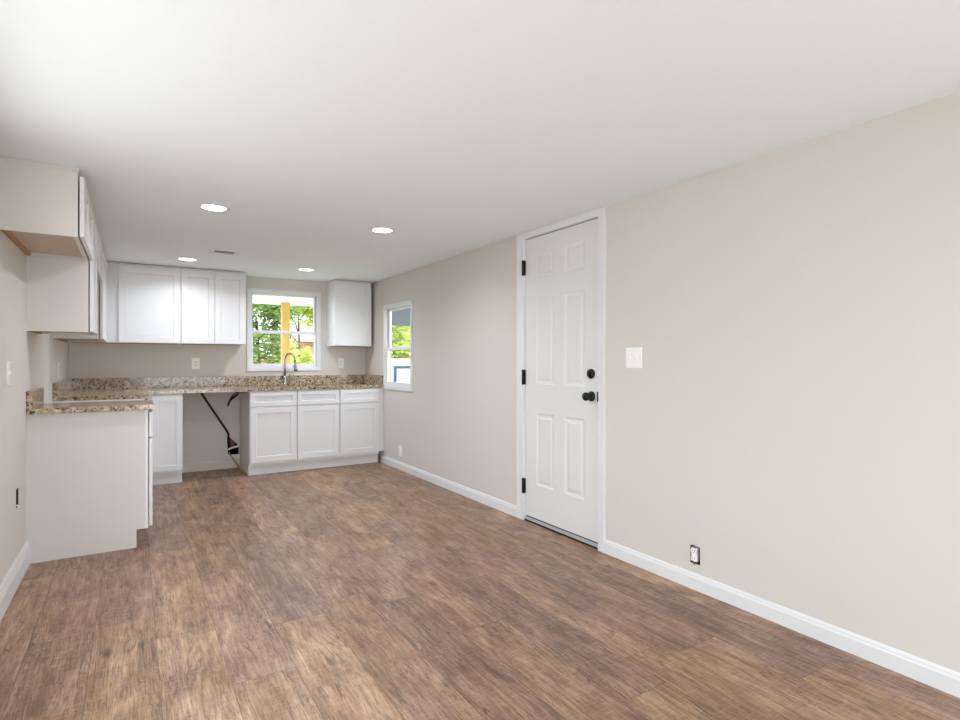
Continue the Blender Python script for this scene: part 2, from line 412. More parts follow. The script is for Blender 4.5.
# ------------------------------------------------------------------ windows
def window(name, mp, R, label, T=0.13, sh=0.0):
    u0, u1, v0, v1 = R
    t = thing(name, mp((u0+u1)/2, v0, 0), label, 'window', None, 'structure')
    c = 0.030
    bm = bmesh.new()
    # picture-frame casing with a small back band
    for q in ((u0-c, u1+c, v1, v1+c), (u0-c, u1+c, v0-c, v0), (u0-c, u0, v0, v1), (u1, u1+c, v0, v1)):
        fbox(bm, mp, *q, 0, 0.012)
    k = 0.009
    for q in ((u0-c, u1+c, v1+c-k, v1+c), (u0-c, u1+c, v0-c, v0-c+k), (u0-c, u0-c+k, v0-c+k, v1+c-k), (u1+c-k, u1+c, v0-c+k, v1+c-k)):
        fbox(bm, mp, *q, 0.012, 0.016)
    part('casing', bm, M['white'], t)
    j = 0.012
    bm = FB(mp, (u0, u0+j, v0, v1, -T, 0), (u1-j, u1, v0, v1, -T, 0), (u0+j, u1-j, v1-j, v1, -T, 0), (u0+j, u1-j, v0, v0+j+0.008, -T, 0))
    part('window_frame', bm, M['vinyl'], t)
    a0, a1, b0, b1 = u0+j, u1-j, v0+j+0.008, v1-j
    mid = b0 + (b1-b0)*0.47
    part('side_track', FB(mp, (a0, a0+0.006, b0, b1, -0.085+sh, -0.03+sh), (a1-0.006, a1, b0, b1, -0.085+sh, -0.03+sh)), M['screen'], t)
    def sash(nm, z0, z1, n0, n1, bot, top):
        s = 0.020
        bm = FB(mp, (a0+0.006, a0+0.006+s, z0, z1, n0, n1), (a1-0.006-s, a1-0.006, z0, z1, n0, n1), (a0+0.006+s, a1-0.006-s, z0, z0+bot, n0, n1), (a0+0.006+s, a1-0.006-s, z1-top, z1, n0, n1))
        so_ = part(nm, bm, M['vinyl'], t)
        part('pane', FB(mp, (a0+0.006+s-0.003, a1-0.006-s+0.003, z0+bot-0.003, z1-top+0.003, (n0+n1)/2-0.002, (n0+n1)/2+0.002)), M['glass'], so_)
        return so_
    sash('upper_sash', mid-0.018, b1, -0.082+sh, -0.056+sh, 0.028, 0.022)
    lo = sash('lower_sash', b0, mid+0.018, -0.054+sh, -0.028+sh, 0.034, 0.030)
    um = (a0+a1)/2
    part('sash_lock', FB(mp, (um-0.025, um+0.025, mid+0.018, mid+0.026, -0.05+sh, -0.034+sh)), M['white'], lo)
    return t
window('window_1', mpB, W1, 'white double-hung window over the sink with yellow post outside')
window('window_2', mpR, W2, 'narrow-looking white double-hung side window next to the kitchen counter', 0.066, 0.018)
# plain frames of the unseen openings added behind the camera for daylight
for nm, mp, R, lb in (('added_opening_front', mpF, FW, 'wide unseen opening added behind the camera for daylight'), ('added_opening_side', mpL, SW, 'unseen side opening added behind the camera for daylight')):
    u0, u1, v0, v1 = R; c = 0.06; um = (u0+u1)/2
    struct(nm, FB(mp, (u0-c, u1+c, v1, v1+c, 0, 0.016), (u0-c, u1+c, v0-c, v0, 0, 0.016), (u0-c, u0, v0, v1, 0, 0.016), (u1, u1+c, v0, v1, 0, 0.016), (um-0.02, um+0.02, v0, v1, -0.06, -0.02)), M['white'], lb, 'window')

# ------------------------------------------------------------------ door
d = thing('door_1', (RX, 2.935, 0), 'white six-panel door with black knob, deadbolt and hinges', 'door', None, 'structure')
S0, S1, SZ0, SZ1 = 2.549, 3.322, 0.040, 2.102
FN = -0.006   # face of the slab
us = [S0, 2.681, 2.879, 2.992, 3.190, S1]; vs = [SZ0, 0.285, 0.815, 1.025, 1.665, 1.795, 1.985, SZ1]
cells = [(a, b, c, e) for a, b in ((2.681, 2.879), (2.992, 3.190)) for c, e in ((0.285, 0.815), (1.025, 1.665), (1.795, 1.985))]
bm = grid(us, vs, [], -0.045, FN, mpR)
kill = []
for f in bm.faces:
    c = f.calc_center_median()
    if abs(c.x-(RX-FN)) < 1e-4 and any(a < c.y < b and e < c.z < g for a, b, e, g in cells): kill.append(f)
bmesh.ops.delete(bm, geom=kill, context='FACES_ONLY')
for a, b, e, g in cells:
    rr = [(a+i, b-i, e+i, g-i, FN+dd) for i, dd in ((0, 0), (0.007, -0.003), (0.014, -0.0055), (0.028, -0.0055), (0.042, -0.001))]
    R = [[bm.verts.new(mpR(*q)) for q in ((r[0], r[2], r[4]), (r[1], r[2], r[4]), (r[1], r[3], r[4]), (r[0], r[3], r[4]))] for r in rr]
    for p, q in zip(R, R[1:]):
        for i in range(4): bm.faces.new((p[i], p[(i+1) % 4], q[(i+1) % 4], q[i]))
    bm.faces.new(R[-1])
bmesh.ops.remove_doubles(bm, verts=bm.verts[:], dist=1e-5)
part('door_panel', bm, M['door'], d)
# jamb with a stop behind the slab
part('door_frame', FB(mpR, (DU0, S0-0.003, 0, DZ1, -T, 0), (S1+0.003, DU1, 0, DZ1, -T, 0), (S0-0.003, S1+0.003, SZ1+0.005, DZ1, -T, 0),
                 (S0-0.003, S0+0.012, 0.03, DZ1-0.006, -0.075, -0.048), (S1-0.012, S1+0.003, 0.03, DZ1-0.006, -0.075, -0.048), (S0, S1, SZ1-0.012, SZ1+0.005, -0.075, -0.048)), M['white'], d)
cw = 0.062
bm = FB(mpR, (2.484, 2.541, 0, CZ-0.001, 0, 0.013), (3.330, 3.408, 0, CZ-0.001, 0, 0.013), (2.541, 3.330, 2.110, CZ-0.001, 0, 0.013),
        (2.484, 2.500, 0, CZ-0.001, 0.013, 0.018), (3.392, 3.408, 0, CZ-0.001, 0.013, 0.018))
part('casing', bm, M['white'], d)
part('head_gap_shade', FB(mpR, (S0-0.003, S1+0.003, SZ1-0.004, SZ1+0.005, -0.044, -0.010)), M['rubber'], d, 'dark strip painting the shade in the gap above the door')  # black strip standing in for the shaded gap over the slab
part('threshold', FB(mpR, (S0-0.003, S1+0.003, 0.012, 0.030, -T, 0.002)), M['alum'], d, 'aluminium door sill')
part('sill_seal', FB(mpR, (S0-0.003, S1+0.003, 0.0, 0.012, -T, 0.004)), M['rubber'], d, 'black strip under the sill')
part('door_sweep', FB(mpR, (S0+0.002, S1-0.002, 0.030, 0.040, -0.040, -0.012)), M['rubber'], d, 'dark door bottom sweep')
for zc in (1.893, 1.074, 0.259):
    bm = FB(mpR, (3.318, 3.345, zc-0.055, zc+0.055, -0.004, 0.0135))
    lathe(bm, mpR(3.328, zc-0.058, 0.015), (0, 0, 1), [(0, 0.004), (0.002, 0.006), (0.114, 0.006), (0.116, 0.004)], 12)
    part('hinge', bm, M['black'], d, 'black hinge')
kb = part('door_knob', lathe(bmesh.new(), mpR(2.617, 0.967, FN), (-1, 0, 0), [(0, 0.033), (0.006, 0.033), (0.011, 0.028), (0.014, 0.013), (0.03, 0.012), (0.036, 0.018), (0.044, 0.0265), (0.054, 0.028), (0.062, 0.023), (0.066, 0.012), (0.067, 0.0)]), M['black'], d, 'round black knob')
db = part('deadbolt', lathe(bmesh.new(), mpR(2.617, 1.112, FN), (-1, 0, 0), [(0, 0.032), (0.01, 0.032), (0.017, 0.028), (0.018, 0.0)]), M['black'], d, 'black deadbolt')
part('thumb_turn', bev(FB(mpR, (2.612, 2.622, 1.095, 1.129, FN+0.018, FN+0.032)), 0.002), M['black'], db)
part('strike_plate', FB(mpR, (2.538, 2.5492, 0.938, 1.0, -0.012, 0.0145)), M['black'], d, 'black strike plate')

# ------------------------------------------------------------------ cabinets
mpFX = lambda x0: (lambda u, v, n: (x0+n, u, v))        # front faces +X, u = Y
mpFY = lambda y0: (lambda u, v, n: (u, y0-n, v))        # front faces -Y, u = X
def wall_cab(axis, a0, a1, f, back, z0, z1, doors, label, group, strip=None, skirt=0.014, gap=0.004):
    """axis 'x': faces +X (runs along Y); axis 'y': faces -Y. f = coordinate of box front, back = wall coordinate"""
    if axis == 'x':
        loc = ((f+back)/2, (a0+a1)/2, z0); mp = mpFX(f)
        bx = lambda u0, u1, v0, v1, d0, d1: (min(f-d0, f-d1), max(f-d0, f-d1), u0, u1, v0, v1)
        D = f-back
    else:
        loc = ((a0+a1)/2, (f+back)/2, z0); mp = mpFY(f)
        bx = lambda u0, u1, v0, v1, d0, d1: (u0, u1, f+d0, f+d1, v0, v1)
        D = back-f
    t = thing('wall_cabinet', loc, label, 'cabinet', group)
    s = 0.016
    bm = B(bx(a0, a1, z0+skirt, z1, 0, D), bx(a0, a0+s, z0, z0+skirt, 0, D), bx(a1-s, a1, z0, z0+skirt, 0, D), bx(a0+s, a1-s, z0, z0+skirt, 0, 0.02))
    part('cabinet_box', bm, M['panel'] if axis == 'x' else M['cab'], t)
    part('bottom_panel', B(bx(a0+s, a1-s, z0+skirt-0.003, z0+skirt, 0.02, D)), M['raw'], t, 'unpainted plywood underside')
    part('hanging_rail', B(bx(a0+s, a1-s, z0, z0+skirt-0.003, D-0.02, D)), M['rawedge'], t, 'bare wood rail at the wall')
    for u0, u1 in doors:
        part('door', shaker(mp, u0, u1, z0+0.004, z1-0.02, gap, gap+0.019), M['cab'], t)
    if strip:
        part('scribe_strip', B(bx(a0-0.004 if strip == 2 else a0, a1, z1, CZ-0.001 if axis == 'x' else CZ-0.006, -0.006 if axis == 'x' else 0.002, D)), M['panel'], t)
    return t
G = 'white wall cabinets hung around the kitchen'
LF = -0.233
wall_cab('x', 3.385, 4.155, LF, LX, 1.812, 2.134, [(3.388, 3.768), (3.772, 4.152)], 'short white wall cabinet nearest the camera with bare wood underside over the fridge space', G, 2, 0.022, 0.007)
wall_cab('x', 4.157, 4.614, LF, LX, 1.372, 2.134, [(4.160, 4.611)], 'tall white wall cabinet above the near counter end, blank side panel showing', G, 1, 0.014, 0.006)
wall_cab('x', 4.616, 5.374, LF, LX, 1.830, 2.134, [(4.619, 4.993), (4.997, 5.371)], 'short white wall cabinet bridging the stove gap on the left', G, 1, 0.014, 0.006)
wall_cab('x', 5.376, 6.380, LF, LX, 1.372, 2.134, [(5.379, 6.345)], 'white wall cabinet between the stove gap and the back corner', G, 1, 0.014, 0.006)
BF = BY-0.305
wall_cab('y', LX+0.001, 0.410, BF, BY, 1.372, 2.134, [(-0.120, 0.408)], 'wide one-door white wall cabinet in the back left corner', G, 1)
wall_cab('y', 0.412, 1.030, BF, BY, 1.372, 2.134, [(0.414, 0.7215), (0.7245, 1.027)], 'two-door white wall cabinet left of the sink window', G, 1)
wall_cab('y', 1.997, 2.449, BF, BY, 1.372, 2.134, [(1.999, 2.447)], 'single white wall cabinet right of the sink window', G, 1)

G = 'white base cabinets under the granite'
CT = 0.881
# near end cabinet, blank end panel towards the camera
t = thing('base_cabinet', (-0.22, 4.386, 0), 'white base cabinet nearest the camera with a blank end panel', 'cabinet', G)
bm = bmesh.new()
pr = [(LX, 0), (0.018, 0), (0.018, 0.116), (0.081, 0.116), (0.081, CT), (LX, CT)]
a = [bm.verts.new((x, 4.157, z)) for x, z in pr]; b = [bm.verts.new((x, 4.614, z)) for x, z in pr]
for i in range(6): bm.faces.new((a[i], a[(i+1) % 6], b[(i+1) % 6], b[i]))
bm.faces.new(a); bm.faces.new(b[::-1])
part('cabinet_box', bm, M['panel'], t)
part('face_frame_edge', B((0.064, 0.0825, 4.1555, 4.612, 0.116, CT-0.001)), M['cab'], t)
mp = mpFX(0.0825)
part('drawer_front', shaker(mp, 4.160, 4.611, 0.706, 0.862, 0.005, 0.024, 0.04), M['cab'], t)
part('door', shaker(mp, 4.160, 4.611, 0.128, 0.692, 0.005, 0.024), M['cab'], t)
# corner cabinet
t = thing('corner_base_cabinet', (-0.05, 6.2, 0), 'white L-shaped corner base cabinet left of the dishwasher gap', 'cabinet', G)
F2 = BY-0.610
part('cabinet_box', B((LX+0.001, 0.081, 5.376, BY-0.001, 0.116, CT), (0.081, 0.407, F2, BY-0.001, 0.116, CT), (LX+0.001, 0.018, 5.376, BY-0.001, 0, 0.116), (0.390, 0.407, F2+0.08, BY-0.001, 0, 0.116)), M['cab'], t)
part('toe_kick', B((0.018, 0.390, 6.155, 6.170, 0, 0.116)), M['cab'], t)
part('door', shaker(mpFY(F2), 0.152, 0.403, 0.140, 0.868, 0.003, 0.022, 0.05), M['cab'], t)
part('door', shaker(mpFX(0.081), 5.380, 5.99, 0.140, 0.868, 0.003, 0.022), M['cab'], t)
# sink base
t = thing('sink_base_cabinet', (1.487, 6.38, 0), 'white two-door sink base cabinet below the window and faucet', 'cabinet', G)
part('cabinet_box', B((1.017, 1.957, F2, BY-0.001, 0.112, 0.60), (1.017, 1.035, F2, BY-0.001, 0.60, CT), (1.939, 1.957, F2, BY-0.001, 0.60, CT), (1.035, 1.939, F2, F2+0.02, 0.60, CT), (1.017, 1.035, 6.150, BY-0.001, 0, 0.112), (1.939, 1.957, 6.170, BY-0.001, 0, 0.112)), M['cab'], t)
part('toe_kick', B((1.017, 1.957, 6.148, 6.163, 0, 0.104)), M['cab'], t)
mp = mpFY(F2)
for u0, u1 in ((1.022, 1.486), (1.499, 1.952)):
    part('drawer_front', shaker(mp, u0, u1, 0.722, 0.872, 0.003, 0.022, 0.042), M['cab'], t)
    part('door', shaker(mp, u0, u1, 0.140, 0.708, 0.003, 0.022), M['cab'], t)
# right-hand drawer base
t = thing('base_cabinet', (2.2, 6.38, 0), 'white base cabinet with one drawer and one door against the right wall', 'cabinet', G)
part('cabinet_box', B((1.9575, 2.428, F2, BY-0.001, 0.112, CT), (1.9575, 2.428, 6.170, BY-0.001, 0, 0.112)), M['cab'], t)
part('toe_kick', B((1.9575, 2.445, 6.148, 6.163, 0, 0.104)), M['cab'], t)
part('filler_strip', B((2.429, RX-0.001, F2+0.004, F2+0.02, 0.140, CT)), M['cab'], t)
part('drawer_front', shaker(mp, 1.965, 2.418, 0.722, 0.872, 0.003, 0.022, 0.042), M['cab'], t)
part('door', shaker(mp, 1.965, 2.418, 0.140, 0.708, 0.003, 0.022), M['cab'], t)

# ------------------------------------------------------------------ countertops
TOP = 0.914
mpT = lambda u, v, n: (u, v, n)
G = 'speckled granite countertops'
t = thing('countertop', (-0.2, 4.37, CT), 'small granite counter piece on the near left base cabinet', 'countertop', G)
part('slab', bev(B((LX+0.001, 0.118, 4.130, 4.614, CT, TOP)), 0.003), M['granite'], t)
part('backsplash', bev(B((LX+0.001, LX+0.031, 4.130, 4.614, TOP, 1.018)), 0.002), M['granite'], t)
t = thing('countertop', (1.0, 6.3, CT), 'long L-shaped granite counter along the back wall holding the sink', 'countertop', G)
SK = (1.165, 1.825, 6.165, 6.535)
bm = gridh(LX+0.001, RX-0.001, 5.376, BY-0.001, [SK, (0.118, 9, 0, 6.050)], CT, TOP, mpT)
us = [LX+0.001, 0.118, SK[0], SK[1], RX-0.001]; vs = [5.376, 6.050, SK[2], SK[3], BY-0.001]
bm.free(); bm = grid(us, vs, [SK, (0.118, 9, 0, 6.050)], CT, TOP, mpT)
part('slab', bm, M['granite'], t)
part('backsplash', bev(B((LX+0.032, RX-0.032, BY-0.031, BY-0.001, TOP, 1.024)), 0.002), M['granite'], t)
part('backsplash', bev(B((LX+0.001, LX+0.031, 5.376, BY-0.001, TOP, 1.024)), 0.002), M['granite'], t)
part('backsplash', bev(B((RX-0.031, RX-0.001, 6.075, BY-0.001, TOP, 1.024)), 0.002), M['granite'], t)
# undermount sink
t = thing('sink', (1.495, 6.35, 0.69), 'stainless undermount sink set in the granite under the window', 'sink')
x0, x1, y0, y1 = SK
part('basin', B((x0-0.008, x0+0.0, y0-0.008, y1+0.008, 0.69, 0.880), (x1, x1+0.008, y0-0.008, y1+0.008, 0.69, 0.880), (x0, x1, y0-0.008, y0, 0.69, 0.880), (x0, x1, y1, y1+0.008, 0.69, 0.880), (x0, x1, y0, y1, 0.69, 0.698)), M['steel'], t)
part('drain', lathe(bmesh.new(), (1.495, 6.36, 0.698), (0, 0, 1), [(0, 0.045), (0.003, 0.043), (0.001, 0.03), (0.001, 0.0)]), M['nickel'], t)
# faucet
fx, fy = 1.487, 6.597
t = thing('faucet', (fx, fy, TOP), 'brushed nickel gooseneck pull-down faucet behind the sink', 'faucet')
part('base', lathe(bmesh.new(), (fx, fy, TOP), (0, 0, 1), [(0, 0.027), (0.006, 0.027), (0.012, 0.022), (0.05, 0.020), (0.105, 0.0185), (0.112, 0.014)]), M['nickel'], t)
dx, dy = 0.62, -0.785
R_ = 0.068; zc = TOP+0.298
pts = [(fx, fy, TOP+0.10), (fx, fy, TOP+0.2), (fx, fy, zc)]
for i in range(1, 13):
    a = math.pi*i/13*1.02
    pts.append((fx+dx*R_*(1-math.cos(a)), fy+dy*R_*(1-math.cos(a)), zc+R_*math.sin(a)))
e = pts[-1]; pts.append((e[0]+dx*0.006, e[1]+dy*0.006, e[2]-0.05))
part('spout', tube(bmesh.new(), pts, 0.0125, 14), M['nickel'], t)
e = Vector(pts[-1])
part('spray_head', lathe(bmesh.new(), e, (dx*0.12, dy*0.12, -1), [(0, 0.0135), (0.015, 0.016), (0.07, 0.0205), (0.09, 0.021), (0.092, 0.018)]), M['nickel'], t)
part('spray_face', lathe(bmesh.new(), e+Vector((dx*0.12, dy*0.12, -1)).normalized()*0.092, (dx*0.12, dy*0.12, -1), [(0, 0.0175), (0.004, 0.0165)]), M['rubber'], t, 'black spray nozzle face')
hl = tube(bmesh.new(), [(fx+0.015, fy-0.005, TOP+0.075), (fx+0.042, fy-0.014, TOP+0.078)], [0.013, 0.012], 12)
hd = part('handle', hl, M['nickel'], t)
part('lever', tube(bmesh.new(), [(fx+0.036, fy-0.012, TOP+0.08), (fx+0.046, fy-0.016, TOP+0.12), (fx+0.056, fy-0.02, TOP+0.185)], [0.0065, 0.0055, 0.0065], 10), M['nickel'], hd)

# ------------------------------------------------------------------ ceiling fittings
G = 'recessed LED ceiling lights over the kitchen'
for x, y, lb in ((0.428, 3.801, 'recessed round ceiling light on the left, nearer of the two'), (1.545, 3.797, 'recessed round ceiling light on the right, nearest the door'),
             (0.432, 5.858, 'recessed round ceiling light just in front of the back left cabinets'), (1.536, 5.854, 'recessed round ceiling light in front of the sink window'),
             (0.43, -0.4, 'added unseen ceiling light behind the camera on the left'), (1.54, -0.4, 'added unseen ceiling light behind the camera on the right')):  # last pair is unseen, added to brighten the near room
    t = thing('ceiling_light', (x, y, CZ), lb, 'ceiling light', G)
    bm = bmesh.new(); seg = 40
    pr = [(0.070, 0.0), (0.070, -0.004), (0.075, -0.007), (0.088, -0.004), (0.090, 0.0)]
    rs = [[bm.verts.new((x+r*math.cos(2*math.pi*j/seg), y+r*math.sin(2*math.pi*j/seg), CZ+h)) for j in range(seg)] for r, h in pr]
    for p, q in zip(rs, rs[1:]+rs[:1]):
        for j in range(seg): bm.faces.new((p[j], p[(j+1) % seg], q[(j+1) % seg], q[j])).smooth = True
    part('trim_ring', bm, M['white'], t)
    part('diffuser', lathe(bmesh.new(), (x, y, CZ), (0, 0, -1), [(0, 0.070), (0.003, 0.070), (0.0035, 0.0)]), M['led'], t, 'glowing white lens')
    ld = bpy.data.lights.new('lamp_light', 'AREA'); ld.shape = 'DISK'; ld.size = 0.13; ld.energy, ld.color = pc(LAMP if y > 0 else FILL_REAR); ld.spread = math.radians(LSPREAD)
    lo = bpy.data.objects.new('lamp_light', ld); C.objects.link(lo); lo.parent = t; lo.location = (0, 0, -0.006)

vx, vy = 0.680, 5.300
t = thing('ceiling_vent', (vx, vy, CZ), 'small white metal air register in the kitchen ceiling', 'vent')
part('frame', grid([vx-0.13, vx-0.08, vx+0.08, vx+0.13], [vy-0.095, vy-0.06, vy+0.06, vy+0.095], [(vx-0.08, vx+0.08, vy-0.06, vy+0.06)], CZ-0.0035, CZ, mpT), M['white'], t)
part('duct_shade', B((vx-0.08, vx+0.08, vy-0.06, vy+0.06, CZ-0.0012, CZ-0.0002)), M['dark'], t, 'dark plate painting the shade behind the louvers')  # flat dark plate in place of the shade behind the louvers
for i in range(3):
    yy = vy-0.036+i*0.036
    part('louver', B((vx-0.08, vx+0.08, yy-0.003, yy+0.003, CZ-0.003, CZ-0.0015)), M['white'], t)

# ------------------------------------------------------------------ outlets and switches
def duplex(parent, mp, uc, vc, n0):
    for s in (1, -1):
        bm = bmesh.new(); v = vc+s*0.0195; seg = 20
        ring = [(max(-0.0165, min(0.0165, 0.0175*math.cos(2*math.pi*j/seg))), max(-0.0145, min(0.0145, 0.0175*math.sin(2*math.pi*j/seg)))) for j in range(seg)]
        A = [bm.verts.new(mp(uc+p, v+q, n0)) for p, q in ring]; Bv = [bm.verts.new(mp(uc+p*0.96, v+q*0.96, n0+0.004)) for p, q in ring]
        for j in range(seg): bm.faces.new((A[j], A[(j+1) % seg], Bv[(j+1) % seg], Bv[j]))
        bm.faces.new(A[::-1]); bm.faces.new(Bv)
        r = part('receptacle', bm, M['plate'], parent)
        part('slots', FB(mp, (uc-0.0085, uc-0.006, v-0.003, v+0.007, n0+0.0035, n0+0.0045), (uc+0.006, uc+0.0085, v-0.003, v+0.006, n0+0.0035, n0+0.0045), (uc-0.0025, uc+0.0025, v-0.0105, v-0.0065, n0+0.0035, n0+0.0045)), M['slot'], r, 'dark plug slots')
def outlet(mp, uc, vc, label, group='white wall outlets', h=0.122, wd=0.078):
    t = thing('outlet', mp(uc, vc-h/2, 0), label, 'outlet', group)
    part('cover_plate', bev(FB(mp, (uc-wd/2, uc+wd/2, vc-h/2, vc+h/2, 0, 0.006)), 0.0025), M['plate'], t)
    duplex(t, mp, uc, vc, 0.006)
    return t
outlet(mpB, 0.572, 1.168, 'white outlet plate under the two-door wall cabinet')
outlet(mpB, 2.172, 1.170, 'white outlet plate under the single wall cabinet right of the window')
outlet(mpL, 5.756, 1.118, 'white outlet plate on the left wall above the corner counter')
outlet(mpR, 5.600, 0.205, 'white outlet plate low on the right wall near the kitchen')
def switch(mp, uc, vc, n, label, wd, h=0.122):
    t = thing('light_switch', mp(uc, vc-h/2, 0), label, 'switch')
    part('cover_plate', bev(FB(mp, (uc-wd/2, uc+wd/2, vc-h/2, vc+h/2, 0, 0.006)), 0.0025), M['plate'], t)
    for i in range(n):
        u = uc+(i-(n-1)/2)*0.046
        bm = FB(mp, (u-0.005, u+0.005, vc-0.012, vc+0.012, 0.006, 0.0075))
        fbox(bm, mp, u-0.0035, u+0.0035, vc-0.002, vc+0.009, 0.0075, 0.016)
        part('toggle', bm, M['plate'], t)
switch(mpR, 2.255, 1.212, 2, 'white double toggle switch plate right of the door', 0.122)
switch(mpL, 3.575, 1.135, 1, 'white single switch plate on the left wall', 0.078)
# open outlet in the right wall: box set in the hole, receptacle without a cover
u0, u1, v0, v1 = OUT
t = thing('outlet', mpR((u0+u1)/2, v0, 0), 'uncovered white outlet in a dark open box low on the right wall', 'outlet')
part('electrical_box', FB(mpR, (u0, u1, v0, v1, -0.06, -0.055), (u0, u0+0.002, v0, v1, -0.055, -0.002), (u1-0.002, u1, v0, v1, -0.055, -0.002), (u0, u1, v0, v0+0.002, -0.055, -0.002), (u0, u1, v1-0.002, v1, -0.055, -0.002)), M['boxgrey'], t, 'black electrical box')
uc, vc = (u0+u1)/2+0.006, (v0+v1)/2
part('yoke', FB(mpR, (uc-0.007, uc+0.007, v0-0.006, v1+0.006, 0.0005, 0.002)), M['steel'], t, 'metal mounting strap')
bmr = bev(FB(mpR, (uc-0.0165, uc+0.0165, vc-0.036, vc+0.036, -0.025, 0.003)), 0.003)
part('receptacle_body', bmr, M['plate'], t)
duplex(t, mpR, uc, vc, 0.003)
# open box in the left wall
u0, u1, v0, v1 = LH
t = thing('electrical_box', mpL((u0+u1)/2, v0, 0), 'empty open outlet box low on the left wall by the end panel', 'electrical box')
part('box_shell', FB(mpL, (u0, u1, v0, v1, -0.06, -0.055), (u0, u0+0.002, v0, v1, -0.055, 0), (u1-0.002, u1, v0, v1, -0.055, 0), (u0, u1, v0, v0+0.002, -0.055, 0), (u0, u1, v1-0.002, v1, -0.055, 0)), M['boxgrey'], t)
part('wire', tube(bmesh.new(), [mpL(3.85, 0.41, -0.053), mpL(3.852, 0.42, -0.02), mpL(3.858, 0.41, 0.004), mpL(3.862, 0.398, 0.006)], 0.004, 8), M['plate'], t, 'white wire end')

# ------------------------------------------------------------------ hoses and wires in the dishwasher gap
def cable(name, pts, r, mat, label, cat, n=6):
    P = [Vector(p) for p in pts]; out = []
    for i in range(len(P)-1):
        p0, p1, p2, p3 = P[max(i-1, 0)], P[i], P[i+1], P[min(i+2, len(P)-1)]
        for s in range(n):
            q = s/n
            out.append(0.5*((2*p1)+(p2-p0)*q+(2*p0-5*p1+4*p2-p3)*q*q+(3*p1-p0-3*p2+p3)*q**3))
    out.append(P[-1])
    return tag(finish(tube(bmesh.new(), out, r, 10), name, mat), label, cat)
y = BY-0.013
cable('drain_hose', [(0.612, y, 0.878), (0.66, y, 0.79), (0.74, y, 0.655), (0.83, y, 0.505), (0.886, y-0.002, 0.408), (0.905, BY+0.01, 0.36)], 0.0115, M['rubber'], 'long black hose running diagonally down to the hole in the wall', 'hose')
cable('supply_line', [(1.012, y, 0.865), (0.975, y, 0.805), (0.925, y, 0.765), (0.900, y, 0.725), (0.893, y, 0.695)], 0.010, M['rubber'], 'short black hose end hanging under the counter beside the sink cabinet', 'hose')
cable('supply_line', [(1.004, y-0.02, 0.868), (0.96, y-0.02, 0.83), (0.925, y-0.018, 0.785), (0.912, y-0.012, 0.765)], 0.006, M['rubber'], 'thin black cable stub beside the short hanging hose', 'cable')
cable('electric_cable', [(0.91, BY+0.02, 0.175), (0.915, BY-0.012, 0.150), (0.95, BY-0.03, 0.10), (0.985, BY-0.14, 0.03), (1.0, BY-0.30, 0.006), (1.006, BY-0.40, 0.006)], 0.006, M['yellow'], 'yellow electrical cable coming out of the hole down to the floor', 'cable')
cable('pipe_stub', [(0.895, BY+0.02, 0.205), (0.94, BY+0.012, 0.222), (1.0, BY-0.004, 0.238)], 0.011, M['plate'], 'white plastic pipe crossing the hole in the wall', 'pipe')

# ------------------------------------------------------------------ outside the windows
struct('trim_2', B((-30, 2.7, -20, FY-T-0.002, -0.35, -0.12), (-30, LX-T-0.002, FY-T-0.002, 6.85, -0.35, -0.12)), M['concrete'], 'unseen pale concrete ground added to shape daylight entering the room', 'patio')  # unseen ground added to set how much light bounces inside
tag(finish(B((-30, 40, 6.85, 60, -0.35, -0.30), (2.7, 40, -20, 6.85, -0.35, -0.30)), 'lawn', M['grass']), 'sunlit green lawn outside the windows', 'lawn', None, 'structure')
struct('trim_1', B((LX-0.5, RX+0.35, FY-0.6, BY+0.13, CZ+0.12, CZ+0.35)), M['extwhite'], 'unseen roof eave added to keep sun out of the room', 'roof')  # unseen eave added to block sun patches indoors
